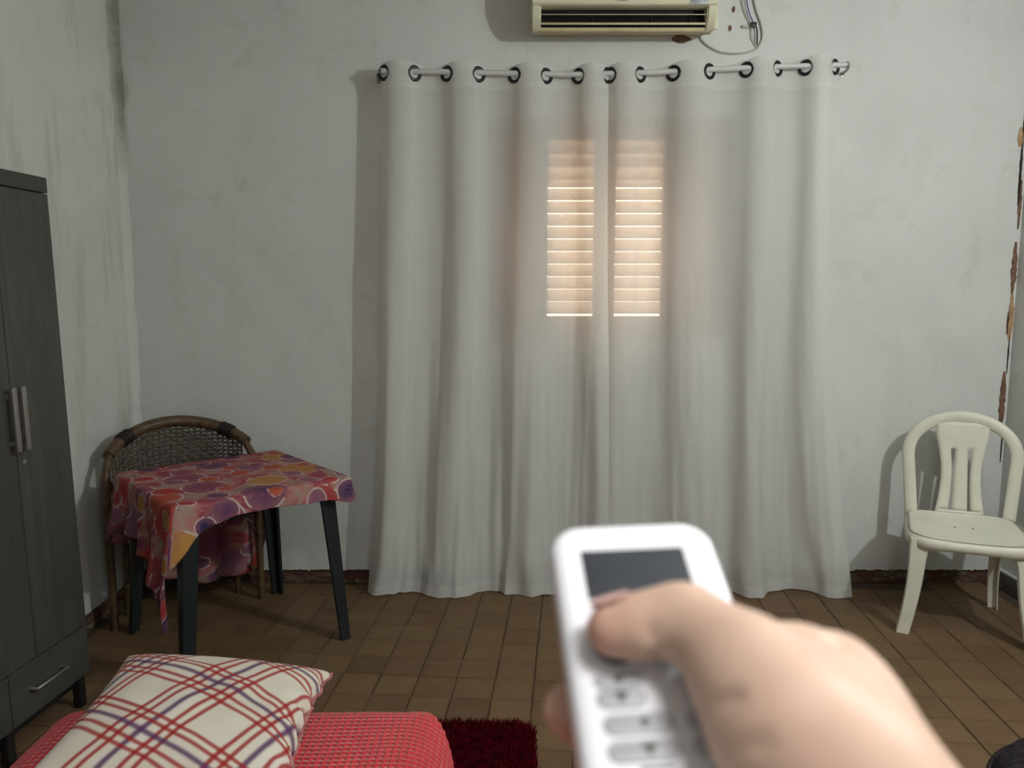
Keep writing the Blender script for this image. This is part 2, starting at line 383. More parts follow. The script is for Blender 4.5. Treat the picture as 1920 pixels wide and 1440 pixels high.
def curtain(EX, bl, br, label, seed):
    """EX: x of the eight eyelets; the cloth weaves front, back, front ... between them."""
    x0 = EX[0]; root = empty('curtain', (x0, YR, 0), 0, label, 'curtain')
    K = len(EX) - 1; ni, nz = 20, 120; cols = K * ni + 1
    hemL, hemR = EX[0] - .016, EX[-1] + .016
    ph = np.linspace(0, K, cols); ph = np.concatenate([[-.12], ph, [K + .12]]); nu = len(ph)
    ex = np.array(EX); wL, wR = bl, br
    V = []
    Hs = np.linspace(0, 1, nz) ** .9
    for j, h in enumerate(Hs):     # h 0 at top, 1 at floor
        for i, p in enumerate(ph):
            x = float(np.interp(p, range(K + 1), ex)); 
            if p < 0: x = hemL
            if p > K: x = hemR
            zt = rod_z(x) + .036 + .006 * math.sin(PI * p)
            z = zt * (1 - h)
            xb = wL + (wR - wL) * (p / K)
            xx = x + (xb - x) * (.12 * h + .88 * h ** 2.2) 
            A = .0305 * (1 + .25 * h)
            dr = .5 * fbm(p * .5, h * 1.3, seed) * h * 3.2          # folds wander as they fall
            s = math.sin(PI * (p + dr * .55))
            s = math.copysign(abs(s) ** (1 - .15 * h), s)
            am = A * (1 + .9 * h * fbm(p * .6 + 3, h * .8, seed + 5)); y = -am * s - .012 * h
            xx += -.005 * math.sin(2 * PI * (p + dr * .55))
            f2 = min(1., max(0, (h - .25) / .6))
            y += .016 * f2 * fbm(p * 2.4, h * 2.2, seed + 11) + .010 * fbm(p * 5, h * 5, seed + 2) * f2
            g = max(0, (h - .84) / .16)                                # hem gathers where it meets the floor
            y += -.05 * g ** 1.6 * (.5 + 1.1 * fbm(p * .9, 4.2, seed + 20)) + .02 * g * fbm(p * 3, h * 12, seed + 31)
            xx += .02 * g * fbm(p * 2, h * 7, seed + 41)
            if h > .9: z = max(z, 0) + .012 * g * max(0, fbm(p * 1.6, 7, seed)) + .004
            y = min(y, YB - YR - .008)
            if z < .1: y = min(y, YB - YR - .01)
            V.append((xx - x0, y, z))
    cl = pyobj('cloth', V, grid_faces(nu, nz), M_curtain, root, smooth=True)
    for k, x in enumerate(EX):
        # eyelet ring lies in the cloth, facing along its local normal
        sgn = 1 if k % 2 == 0 else -1
        if k in (0, 7): sgn *= 2.4
        a = math.atan2(-.050 * PI * (1 if k % 2 == 0 else -1), .147 - .018 * 2 * PI)
        a = math.atan2(-.085 * (1 if k % 2 == 0 else -1), .14)
        t = Vector((math.cos(a), math.sin(a), 0)); u = Vector((0, 0, 1)); zc = rod_z(x) - .008
        bm = bmesh.new(); n = 28; rings = []
        nn = t.cross(u)
        for i in range(n):
            d = t * math.cos(2 * PI * i / n) + u * math.sin(2 * PI * i / n)
            rings.append([bm.verts.new(Vector((x - x0, 0, zc)) + d * rr + nn * q) for rr, q in ((.0215, -.003), (.0205, .0), (.0215, .003), (.028, .005), (.0355, .0025), (.0355, -.0025), (.028, -.005))])
        for i in range(n):
            A_, B_ = rings[i], rings[(i + 1) % n]
            for q in range(7): bm.faces.new((A_[q], A_[(q + 1) % 7], B_[(q + 1) % 7], B_[q]))
        obj('eyelet', bm, M_eyelet, root, smooth=True)
    return root
curtain([-.575, -.439, -.292, -.151, .012, .153, .300, .428], -.69, .440, 'left-hand sheer white eyelet curtain, hanging nearer the draped table', 3.3)
curtain([.442, .575, .726, .887, 1.054, 1.191, 1.320, 1.448], .43, 1.605, 'right-hand sheer white eyelet curtain, hanging nearer the white plastic chair', 18.7)

# ---------------------------------------------------------------- air conditioner
ac = empty('air_conditioner', (.485, YB, 2.60), 0, 'yellowed cream wall air conditioner with dark louvre slots above the curtains', 'air conditioner')
def extr(name, prof, x0, x1, mat, parent, bev=0):
    bm = bmesh.new(); A_ = [bm.verts.new((x0, y, z)) for y, z in prof]; B_ = [bm.verts.new((x1, y, z)) for y, z in prof]
    bm.faces.new(A_); bm.faces.new(B_[::-1])
    for i in range(len(prof)): j = (i + 1) % len(prof); bm.faces.new((A_[i], B_[i], B_[j], A_[j]))
    if bev:
        bmesh.ops.recalc_face_normals(bm, faces=bm.faces)
        es = [e for e in bm.edges if e.is_manifold and e.calc_face_angle(0) > .5]; bmesh.ops.bevel(bm, geom=es, offset=bev, segments=3, affect='EDGES')
    return obj(name, bm, mat, parent, auto=35)
W0, W1 = -.400, .405
P = lambda y, z: (y - YB, z - 2.60)
top = [P(YB, 2.93), P(3.56, 2.93), P(3.515, 2.905), P(3.500, 2.86), P(3.497, 2.691), P(3.515, 2.683), P(3.62, 2.70), P(3.72, 2.70)]
extr('front_panel', top, W0 + .002, W1 - .002, M_ac, ac, .003)
endp = [P(YB, 2.925), P(3.565, 2.925), P(3.52, 2.90), P(3.506, 2.86), P(3.503, 2.70), P(3.512, 2.655), P(3.535, 2.618), P(3.565, 2.597), P(3.61, 2.598), P(YB, 2.632)]
extr('end_cover', endp, W0, W0 + .042, M_ac, ac, .006); extr('end_cover', endp, W1 - .040, W1, M_ac, ac, .006)
extr('bottom_lip', [P(3.556, 2.612), P(3.562, 2.599), P(3.577, 2.595), P(YB, 2.632), P(YB, 2.66), P(3.60, 2.618)], W0 + .03, W1 - .03, M_acy, ac, .002)
bx('air_outlet', (W0 + .03, 3.585 - YB, .03), (W1 - .03, 3.70 - YB, .10), M_black, ac)
extr('air_outlet_floor', [P(3.558, 2.616), P(3.60, 2.623), P(3.60, 2.69), P(3.590, 2.69)], W0 + .03, W1 - .03, M_black, ac)
T = lambda y, z: Matrix.Translation((0, y - YB, z - 2.6))
for (y, z, h, m, a) in ((3.517, 2.653, .0014, M_ac, 20), (3.540, 2.6225, .0040, M_acy, 24)):
    bx('louvre', (W0 + .042, -.004, -h), (W1 - .042, .018, h), m, ac, .0012, T(y, z) @ Matrix.Rotation(R(a), 4, 'X'))
for x in (-.13, .13, .30): bx('vane', (x - .0015, -.0, -.012), (x + .0015, .03, .012), M_black, ac, 0, T(3.56, 2.648))
M_label = simple('energy_label', (.50, .53, .56), .5); M_lblue = simple('label_navy', (.02, .07, .09), .5); M_ink = simple('grey_ink', (.10, .10, .10), .6)
st = bx('energy_sticker', (.285, 3.4945 - YB, .088), (.365, 3.4975 - YB, .135), M_label, ac, .0004)
bx('sticker_band', (.285, 3.4938 - YB, .104), (.365, 3.4946 - YB, .112), M_lblue, ac)
for k in range(3): bx('sticker_print', (.290, 3.4938 - YB, .092 + k * .004), (.33 - k * .006, 3.4946 - YB, .0932 + k * .004), M_lblue, ac)
def text(body, size, M, mat, parent, name='lettering', shear=0, ext=.0004):
    c = bpy.data.curves.new(name, 'FONT'); c.body = body; c.size = size; c.align_x = 'CENTER'; c.align_y = 'CENTER'; c.extrude = ext; c.shear = shear
    t = bpy.data.objects.new(name, c); dg = None
    COL.objects.link(t); bpy.context.view_layer.update()
    me = bpy.data.meshes.new_from_object(t.evaluated_get(bpy.context.evaluated_depsgraph_get())); bpy.data.objects.remove(t)
    o = link_mesh(name, me, mat, parent); me.transform(M); return o
text('Midea', .021, Matrix.Translation((-.012, 3.4962 - YB, .108)) @ Matrix.Rotation(R(90), 4, 'X'), M_ink, ac, shear=.25)

# trunking and cables beside the cooler
tag(bx('cable_trunking', (.925, YB - .012, 2.655), (.948, YB, 2.93), M_ac, None, .002), 'short cream plastic cable trunking on the wall right of the air conditioner', 'cable trunking')
yw = YB - .008
def cable(name, px, rad, mat, label, cat='cable'):
    o = tb(name, spline(px, 8), rad, mat, None, seg=8); return tag(o, label, cat)
cable('drain_cable', [(.868, YB - .012, 2.622), (.872, yw, 2.612), (.90, yw, 2.585), (.96, yw, 2.556), (1.03, yw, 2.548), (1.09, yw, 2.555), (1.135, yw, 2.575), (1.155, yw, 2.62), (1.145, yw, 2.68), (1.12, yw, 2.74), (1.105, yw, 2.82), (1.11, yw, 2.93)], .0042, M_whitecable, 'pale grey cable looping from under the air conditioner and up the wall')
cable('blue_wire', [(1.078, yw - .004, 2.93), (1.074, yw - .004, 2.80), (1.085, yw - .004, 2.735), (1.10, yw - .004, 2.70), (1.115, yw - .004, 2.675)], .0026, simple('blue_sheath', (.04, .06, .22), .5), 'thin blue wire dropping down to the black tape joint', 'wire')
cable('grey_wire', [(1.05, yw - .002, 2.93), (1.055, yw - .002, 2.79), (1.07, yw - .002, 2.73), (1.10, yw - .002, 2.67), (1.105, yw - .002, 2.62), (1.13, yw - .002, 2.575)], .0028, M_whitecable, 'thin pale wire hanging just left of the blue wire', 'wire')
cable('black_wire', [(1.112, yw - .006, 2.675), (1.125, yw - .006, 2.655), (1.128, yw - .006, 2.62), (1.128, yw - .006, 2.585)], .0035, M_black, 'short black wire hanging below the black tape joint', 'wire')
tag(bx('tape_joint', (1.095, yw - .018, 2.660), (1.122, yw - .002, 2.682), M_black, None, .004), 'small lump of black insulating tape joining the thin wires', 'tape')
tag(bx('cable_clip', (1.058, YB - .012, 2.660), (1.088, YB, 2.674), M_whitecable, None, .003), 'small grey clip on the wall beside the black tape joint', 'clip')

# ---------------------------------------------------------------- wardrobe
wr = empty('wardrobe', (-1.500, 2.60, 0), R(90 - 5.0), 'tall dark grey wood-grain wardrobe with paired bar handles against the left wall', 'wardrobe')
wr.rotation_euler = (R(-1.2), 0, R(90 - 5.0))
# local: +x runs along the front away from the camera; origin at the far front foot; -y faces the room ... body spans -x
DW = .252; ND = 3; WL = DW * ND; WD = .23; zb, zt = .112, 1.80
bx('carcass', (-WL, .018, zb), (0, WD, zt), M_ward, wr, .002)
bx('cornice', (-WL - .006, -.001, zt - .020), (.0, WD, zt + .030), M_wardH, wr, .003)
for k in range(ND):
    a, b = -DW * (k + 1), -DW * k
    d = bx('door', (a + .0015, 0, .292), (b - .0015, .017, zt - .024), M_ward, wr, .0015)
    # handles pair up on either side of the first seam, third seam, ...
    hx = a + .020 if k % 2 == 0 else b - .020
    bm = bmesh.new(); box(bm, (hx - .010, -.030, .965), (hx + .010, -.022, 1.165), .002); box(bm, (hx - .006, -.024, .985), (hx + .006, .0, .999)); box(bm, (hx - .006, -.024, 1.131), (hx + .006, .0, 1.145))
    obj('handle', bm, M_steel, d, auto=40)
    if k == 0: tb('lock', [(hx + .006, .001, .925), (hx + .006, -.003, .925)], .008, M_steel, d, seg=16)
for k in range(2):
    a, b = -WL / 2 * (k + 1), -WL / 2 * k
    d = bx('drawer', (a + .002, 0, zb + .004), (b - .002, .017, .288), M_wardH, wr, .0015)
    c = (a + b) / 2 - .03
    tb('handle', [(c - .075, 0, .205), (c - .075, -.024, .205), (c, -.027, .205), (c + .075, -.024, .205), (c + .075, 0, .205)], .0055, M_steel, d, seg=8)
bx('plinth', (-WL, .03, .078), (-.05, .05, zb), M_black, wr)
for x in (-.035, -WL / 2, -WL + .03):
    for y in (.025, WD - .03): bx('leg', (x - .016, y - .014, -.0), (x + .016, y + .014, zb), M_black, wr, .003)

# ---------------------------------------------------------------- wicker armchair in the corner
wc = empty('wicker_armchair', (-1.43, 3.31, 0), 0, 'dark brown woven cane armchair pushed into the corner behind the draped table', 'armchair')
F_ = Vector((.55, -.835, 0)).normalized(); Pn = Vector((-F_.y, F_.x, 0))   # facing, to its own left
def rim(a, z=0., k=1.):      # a: degrees from the back centre; positive towards the right in the photo
    s, c = math.sin(R(a)), math.cos(R(a)); q = Pn * (.318 * s * k) - F_ * (.275 * c * k) ; return Vector((q.x, q.y, z))
def rim_z(a): return .690 + .165 * max(0, math.cos(R(a * .92))) ** 1.3
# order along rim
angs = np.linspace(-66, 66, 34); rp = [rim(a, rim_z(a)) for a in angs]
tb('back_rim', rp, [.0225 + .004 * math.cos(R(a)) for a in angs], M_cane, wc, seg=12)
for q in (-42, 44):
    bm = bmesh.new()
    for i in range(7):
        a = q - 5 + i * 1.7; c = rim(a, rim_z(a)); tube(bm, [rim(a - .8, rim_z(a - .8)), rim(a + .8, rim_z(a + .8))], .030 + .003 * (i % 2), seg=12)
    obj('binding', bm, M_wickd, wc, auto=40)
for s in (-1, 1):            # arm loops run forward and down from the rim ends
    A0 = rim(s * 62, rim_z(s * 62)); pts = [A0, rim(s * 70, .715), rim(s * 77, .675), rim(s * 80, .60), rim(s * 80, .40), rim(s * 80, .0)]
    tb('arm', spline(pts, 8), .0165, M_cane, wc, seg=10)
    tb('rear_leg', spline([rim(s * 50, .69), rim(s * 50, .45, .98), rim(s * 48, .0, 1.02)], 6), .0155, M_cane, wc, seg=10)
    tb('arm_brace', spline([rim(s * 50, .50), rim(s * 62, .60), rim(s * 74, .66)], 6), .012, M_cane, wc, seg=8)
bm = bmesh.new()              # woven back: horizontal pairs passing in front of and behind the uprights
na = 44
for a in np.linspace(-60, 60, 26): tube(bm, [rim(a, .44, .97), rim(a, rim_z(a) - .012, .985)], .0048, seg=6)
zz = .45; row = 0
while zz < .88:
    lim = 60 if zz < .70 else math.degrees(math.acos(min(1, max(0, ((zz - .685) / .19)) ** (1 / 1.3)))) / .92
    lim = min(60, lim)
    if lim > 8:
        al = np.linspace(-lim, lim, int(lim * 1.7) + 2)
        tube(bm, [rim(a, zz + .002 * math.sin(a), .975 + .016 * math.sin(a * PI / 4.8 + row * PI)) for a in al], .0062, seg=5)
    zz += .0185; row += 1
bpo = obj('woven_back', bm, M_wicker, wc, smooth=True); bpo['kind'] = 'stuff'
bm = bmesh.new()
for i in range(15):
    t = -.25 + i * .014; w = .30 * math.sqrt(max(.05, 1 - (max(0, -t) / .28) ** 2))
    q = F_ * t; tube(bm, [q - Pn * w + Vector((0, 0, .415)), q + Vector((0, 0, .41)), q + Pn * w + Vector((0, 0, .415))], .017, seg=6, flat=.5, up=(0, 0, 1))
obj('seat', bm, M_wicker, wc, smooth=True)
tb('seat_rail', [(lambda v: v)(Vector((0, 0, .42)) + Pn * .31 * math.sin(a) - F_ * (.25 * math.cos(a))) for a in np.linspace(-1.35, 1.35, 30)], .018, M_cane, wc, seg=8)
tb('floor_ring', [Vector((0, 0, .16)) + Pn * .29 * math.sin(a) - F_ * (.23 * math.cos(a)) for a in np.linspace(-1.35, 1.35, 33)], .011, M_cane, wc, seg=8)

# ---------------------------------------------------------------- table and cloth
CT = Vector((-1.166, 3.130, 0)); HD = .487; ta = R(-3.6)
tbl = empty('plastic_table', CT, 0, 'square dark green plastic table with splayed legs under the flowered cloth', 'table')
dirs = [Vector((math.cos(ta + k * PI / 2), math.sin(ta + k * PI / 2), 0)) for k in range(4)]   # right, back, left, near
zt_ = .695
bm = bmesh.new(); Mt = Matrix.Rotation(ta + PI / 4, 4, 'Z'); s = HD / math.sqrt(2)
box(bm, (-s, -s, zt_ - .028), (s, s, zt_), .012, 3, Mt); obj('tabletop', bm, M_darkgreen, tbl, auto=40)
bm = bmesh.new(); s2 = s - .03
for a, b in (((-s2, -s2), (s2, -s2 + .015)), ((-s2, s2 - .015), (s2, s2)), ((-s2, -s2), (-s2 + .015, s2)), ((s2 - .015, -s2), (s2, s2))): box(bm, (*a, zt_ - .075), (*b, zt_ - .02), 0, 1, Mt)
obj('apron', bm, M_darkgreen, tbl)
for d in dirs:               # L-section legs, tapering and splaying out to the floor
    bm = bmesh.new(); w0, w1 = .064, .044; p1 = d * HD; p0 = d * (HD - .055)
    u = (Matrix.Rotation(PI / 4, 3, 'Z') @ d); v = (Matrix.Rotation(-PI / 4, 3, 'Z') @ d)
    rings = []
    for f, w in ((0, w0 * 1.25), (.12, w0), (1, w1)):
        c = p0.lerp(p1, f); z = (zt_ - .03) * (1 - f); t_ = .016
        q = [c, c - u * w, c - u * w - v * t_, c - v * t_ - u * t_ , c - v * w - u * t_, c - v * w]
        rings.append([bm.verts.new((x.x, x.y, z)) for x in q])
    for A_, B_ in zip(rings, rings[1:]):
        for k in range(6): bm.faces.new((A_[k], A_[(k + 1) % 6], B_[(k + 1) % 6], B_[k]))
    bm.faces.new(rings[0]); bm.faces.new(rings[-1][::-1]); lg = obj('leg', bm, M_darkgreen, tbl)
    m = lg.modifiers.new('bevel', 'BEVEL'); m.width = .004; m.segments = 2; m.limit_method = 'ANGLE'

def cloth_mat():
    t = NT('flowered_cloth'); uv = t.coord('UV')
    wob = t.new('ShaderNodeTexNoise'); wob.inputs['Scale'].default_value = 5; t.link(uv, wob.inputs['Vector'])
    vv = t.new('ShaderNodeVectorMath', operation='MULTIPLY_ADD'); t.link(wob.outputs['Color'], vv.inputs[0]); vv.inputs[1].default_value = (.05, .05, 0); t.link(uv, vv.inputs[2])
    p = vv.outputs[0]
    def vor(scale, off, dist='F1'):
        a = t.new('ShaderNodeVectorMath', operation='ADD'); t.link(p, a.inputs[0]); a.inputs[1].default_value = (off, off * 1.7, 0)
        v = t.new('ShaderNodeTexVoronoi', feature=dist, voronoi_dimensions='2D'); v.inputs['Scale'].default_value = scale; v.inputs['Randomness'].default_value = .75; t.link(a.outputs[0], v.inputs['Vector']); return v
    bgc = t.ramp(t.noise(p, 4.5, 4, .6, 1.5), [(.30, (.20, .06, .13)), (.42, (.40, .08, .11)), (.50, (.48, .22, .20)), (.58, (.44, .31, .25)), (.68, (.20, .08, .17))])
    c = bgc
    pal = [(0, (.13, .05, .14)), (.20, (.46, .025, .03)), (.36, (.25, .06, .14)), (.54, (.50, .27, .05)), (.64, (.52, .09, .04)), (.76, (.045, .03, .13)), (.84, (.26, .12, .20))]
    for sc, off, r0 in ((4.7, 0., .45), (7.0, 3.3, .33)):
        v = vor(sc, off); d = v.outputs['Distance']
        sepc = t.new('ShaderNodeSeparateColor'); t.link(v.outputs['Color'], sepc.inputs[0])
        rr = t.math('ADD', r0 - .12, t.math('MULTIPLY', sepc.outputs[1], .14))
        ins = t.math('LESS_THAN', d, rr)
        shade = t.math('DIVIDE', d, rr)
        pc = t.ramp(sepc.outputs[0], pal, 'CONSTANT')
        pc = t.mix(t.math('MULTIPLY', t.math('POWER', shade, 2.), .35), pc, (.62, .30, .20))
        pc = t.mix(t.ramp(t.noise(p, 22, 4, .6, 2), [(.45, (0, 0, 0)), (.65, (.5,) * 3)]), pc, (.40, .12, .16))
        c = t.mix(ins, c, pc)
        ring = t.math('LESS_THAN', t.math('ABSOLUTE', t.math('SUBTRACT', d, rr)), .020)
        br = t.math('GREATER_THAN', t.noise(p, 10, 2), .47)
        c = t.mix(t.math('MULTIPLY', t.math('MULTIPLY', ring, br), .8), c, (.70, .60, .58))
    t.base(c, .7, 0, .2)
    tr = t.new('ShaderNodeBsdfTranslucent'); t.link(c, tr.inputs[0]); m = t.new('ShaderNodeMixShader'); m.inputs[0].default_value = .25
    t.link(t.p.outputs[0], m.inputs[1]); t.link(tr.outputs[0], m.inputs[2]); t.link(m.outputs[0], t.out.inputs[0])
    t.bump(t.noise(p, 14, 4), .3, .006); return t.m
def tablecloth():
    he = HD + .006; C_ = [d * he for d in dirs]        # right, back, left, near corners
    # perimeter walk: right -> near -> left -> back -> right
    order = [0, 3, 2, 1, 0]; N_ = 64; zc = zt_ + .004
    # key points (side index + fraction, drop length)
    K = [(0, .11), (.05, .10), (.15, .085), (.3, .08), (.5, .070), (.7, .075), (.86, .10), (.94, .16), (1.0, .22), (1.05, .47), (1.13, .49), (1.17, .34), (1.3, .28), (1.6, .22), (1.85, .21), (1.93, .27), (2.0, .31), (2.08, .34), (2.2, .50), (2.5, .58), (2.8, .58), (2.90, .60), (2.955, .40), (3.0, .14), (3.05, .08), (3.12, .06), (3.5, .04), (3.9, .05), (4.0, .10)]
    kx, ky = zip(*K)
    per = []; 
    for sd in range(4):
        for i in range(N_):
            f = i / N_; per.append((sd + f, C_[order[sd]].lerp(C_[order[sd + 1]], f)))
    n = len(per); V, UV, F = [], [], []
    iu = Matrix.Rotation(-ta - PI / 4, 3, 'Z')
    # top: rings shrinking to the centre
    RN = 14
    for rI in range(RN + 1):
        k = rI / RN
        for s_, p in per:
            q = p * max(k, .001); V.append((q.x, q.y, zc + .0035 * fbm(q.x * 9, q.y * 9, 1) * (1 if k < .97 else .3) + .0015)); w = iu @ q; UV.append((w.x, w.y))
    # skirt
    RS = 22; r_ = .012
    for rI in range(1, RS + 1):
        for s_, p in per:
            drop = float(np.interp(s_, kx, ky)); f = rI / RS; L_ = drop * f
            sd = int(s_) % 4; fr = s_ - int(s_)
            nrm = (C_[order[sd]] + C_[order[sd + 1]]).normalized()
            if fr < .06 or fr > .94:    # round the corners
                cn = C_[order[sd]] if fr < .06 else C_[order[sd + 1]]; w8 = 1 - min(fr, 1 - fr) / .06; nrm = nrm.lerp(cn.normalized(), w8 * .9).normalized()
            ac_ = min(L_, r_ * 1.57); th = ac_ / r_; rest = max(0, L_ - r_ * 1.57)
            out = r_ * math.sin(th); dz = r_ * (1 - math.cos(th)) + rest
            cornr = max(0, 1 - min(fr, 1 - fr) / .18)
            fold = math.sin(s_ * 2 * PI * 4.3 + 1.1 * fbm(s_ * 3, f)) * .030 + .02 * fbm(s_ * 7, f * 2, 4)
            out += (fold * .8 + .018 + .035 * cornr) * min(1, rest / .28)
            tx = (C_[order[sd + 1]] - C_[order[sd]]).normalized() * (.02 * math.sin(s_ * 2 * PI * 4.3 + 1.5) * min(1, rest / .25))
            q = p + nrm * out + tx; V.append((q.x, q.y, max(.03, zc - dz)))
            w = iu @ (p + (C_[order[sd]] + C_[order[sd + 1]]).normalized() * L_); UV.append((w.x, w.y))
    for r2 in range(RN + RS):
        for i in range(n):
            j = (i + 1) % n; F.append((r2 * n + i, r2 * n + j, (r2 + 1) * n + j, (r2 + 1) * n + i))
    me = bpy.data.meshes.new('tablecloth'); me.from_pydata(V, [], F); uvl = me.uv_layers.new(name='UVMap')
    lv = np.zeros(len(me.loops), int); me.loops.foreach_get('vertex_index', lv); uvl.data.foreach_set('uv', np.array(UV)[lv].astype('f').ravel())
    me.update(); o = link_mesh('tablecloth', me, cloth_mat(), None, True); o.location = CT
    m = o.modifiers.new('thickness', 'SOLIDIFY'); m.thickness = .0012; m.offset = 1
    tag(o, 'red, purple and yellow flowered cloth draped unevenly over the dark plastic table', 'tablecloth')
tablecloth()

# ---------------------------------------------------------------- white plastic chair
pc = empty('plastic_chair', (1.985, 3.270, 0), R(-23), 'white moulded plastic chair with arched slotted back in the right corner', 'chair')
def leg_l(foot, top, w, parent, name='leg'):
    """open channel leg, tapering to the foot"""
    bm = bmesh.new(); rings = []
    sx = 1 if foot[0] > 0 else -1; sy = 1 if foot[1] > 0 else -1
    for f in np.linspace(0, 1, 14):
        c = Vector(foot).lerp(Vector(top), f); bowx = -.012 * sx * math.sin(PI * f); c.x += bowx
        ww = w * (.74 + .26 * f ** 1.4 + .55 * max(0, f - .78) ** 2 / .048); wd = ww * .85; t_ = .006
        q = [(0, 0), (-sx * ww * .9, .004 * sy), (-sx * ww, -sy * .008), (-sx * ww, -sy * .008 - sy * t_), (-sx * t_ * 1.5, -sy * t_ * 1.5), (-sx * t_, -sy * wd), (0, -sy * wd)]
        rings.append([bm.verts.new((c.x + a, c.y + b, c.z)) for a, b in q])
    for A_, B_ in zip(rings, rings[1:]):
        for k in range(7): bm.faces.new((A_[k], A_[(k + 1) % 7], B_[(k + 1) % 7], B_[k]))
    bm.faces.new(rings[0]); bm.faces.new(rings[-1][::-1]); o = obj(name, bm, M_chair, parent)
    m = o.modifiers.new('bevel', 'BEVEL'); m.width = .0022; m.segments = 2; m.limit_method = 'ANGLE'; return o
for sx in (-1, 1):
    leg_l((sx * .262, -.236, 0), (sx * .226, -.212, .418), .068, pc)
    leg_l((sx * .185, .240, 0), (sx * .190, .180, .420), .052, pc)
# seat: dished shell with a rolled rim and an arched front apron
def seat_pt(u, v):
    w = .228 - .018 * (v + 1) / 2; x = u * w; y = v * .205 - .012
    # rounded square
    k = (abs(u) ** 6 + abs(v) ** 6) ** (1 / 6) if (u or v) else 1
    m = max(abs(u), abs(v)); sc = m / k if k else 1
    x *= sc; y *= sc
    z = .437 - .020 * (1 - abs(u) ** 2.6) * (1 - max(0, v) ** 3) * (1 - (max(0, -v)) ** 4) + .004 * v
    if v < -.7: z -= .010 * ((-v - .7) / .3) ** 2 * (1 - abs(u) ** 2)
    return x, y, z
n = 31; V = [seat_pt(-1 + 2 * i / (n - 1), -1 + 2 * j / (n - 1)) for j in range(n) for i in range(n)]; F = grid_faces(n, n)
edge = [(i, 0) for i in range(n)] + [(n - 1, j) for j in range(1, n)] + [(i, n - 1) for i in range(n - 2, -1, -1)] + [(0, j) for j in range(n - 2, 0, -1)]
ids = [j * n + i for i, j in edge]; prev = ids
for st_ in ((.008, -.006), (.012, -.020), (.012, -.050)):
    cur = []
    for q in ids:
        x, y, z = V[q]; r0 = math.hypot(x, y); arch = 0
        if st_[1] < -.03 and abs(x) < .15: arch = .010 * (1 - (x / .15) ** 2)
        V.append((x + x / r0 * st_[0], y + y / r0 * st_[0], z + st_[1] + arch)); cur.append(len(V) - 1)
    for k in range(len(ids)): F.append((prev[k], prev[(k + 1) % len(ids)], cur[(k + 1) % len(ids)], cur[k]))
    prev = cur
so = pyobj('seat', V, F, M_chair, pc, True); m = so.modifiers.new('thickness', 'SOLIDIFY'); m.thickness = .005; m.offset = -1
for x in (-.035, .035): tb('drain_hole', [(x, .03, .4205), (x, .03, .4165)], .004, M_black, pc, seg=10)
def back_y(z): return .190 + (z - .43) * .17
def arch_pts():
    P_ = []
    for z in np.linspace(.400, .70, 8): P_.append((-.196 - .024 * (z - .415) / .285, z))
    for a in np.linspace(180, 0, 21)[1:-1]: P_.append((.220 * math.cos(R(a)), .70 + .178 * math.sin(R(a)) ** .92))
    for z in np.linspace(.70, .400, 8): P_.append((.196 + .024 * (z - .415) / .285, z))
    return P_
AP = arch_pts(); bm = bmesh.new()
tube(bm, [(x, back_y(z) + (.012 * (1 - (x / .24) ** 2)), z) for x, z in AP], [.0275] * len(AP), seg=14, flat=.55, up=(0, 1, 0))
obj('back_frame', bm, M_chair, pc, smooth=True)
# splat with two slots, as one shell
def splat():
    bm = bmesh.new(); rows = np.linspace(0, 1, 25); z0, z1 = .435, .855
    def hw(t): return .100 - .020 * math.sin(PI * min(1, (t / .85))) + .010 * max(0, (t - .55) / .45)
    cuts = []
    for t in rows:
        w = hw(t); so_, si = w * .50, w * .24
        if t > .68 : so_, si = None, None
        cuts.append((t, w, so_, si))
    def vert(x, t): z = z0 + (z1 - z0) * t; return bm.verts.new((x, back_y(z) + .014 * (1 - (x / .24) ** 2) - .006, z))
    def strip(fa, fb, t0, t1, nn=3):
        ts = [t for t in rows if t0 - 1e-6 <= t <= t1 + 1e-6]; prev = None
        for t in ts:
            cur = [vert(fa(t) + (fb(t) - fa(t)) * k / nn, t) for k in range(nn + 1)]
            if prev:
                for k in range(nn): bm.faces.new((prev[k], prev[k + 1], cur[k + 1], cur[k]))
            prev = cur
    T1 = rows[17]; T0 = rows[1]
    o_ = lambda t: hw(t) * .47; i_ = lambda t: .022 + .010 * (1 - t)
    strip(lambda t: -hw(t), lambda t: -o_(t), T0, T1); strip(lambda t: o_(t), hw, T0, T1); strip(lambda t: -i_(t), i_, T0, T1)
    strip(lambda t: -hw(t), lambda t: -o_(t), T1, 1); strip(lambda t: o_(t), hw, T1, 1); strip(lambda t: -i_(t), i_, T1, 1)
    strip(lambda t: -o_(t), lambda t: -i_(t), T1, 1, 2); strip(lambda t: i_(t), lambda t: o_(t), T1, 1, 2)
    for a, b in ((0, T0),): strip(lambda t: -hw(t), hw, 0, T0, 10)
    bmesh.ops.remove_doubles(bm, verts=bm.verts, dist=.0002)
    o = obj('back_splat', bm, M_chair, pc, smooth=True); m = o.modifiers.new('thickness', 'SOLIDIFY'); m.thickness = .007; m.offset = 0
splat()

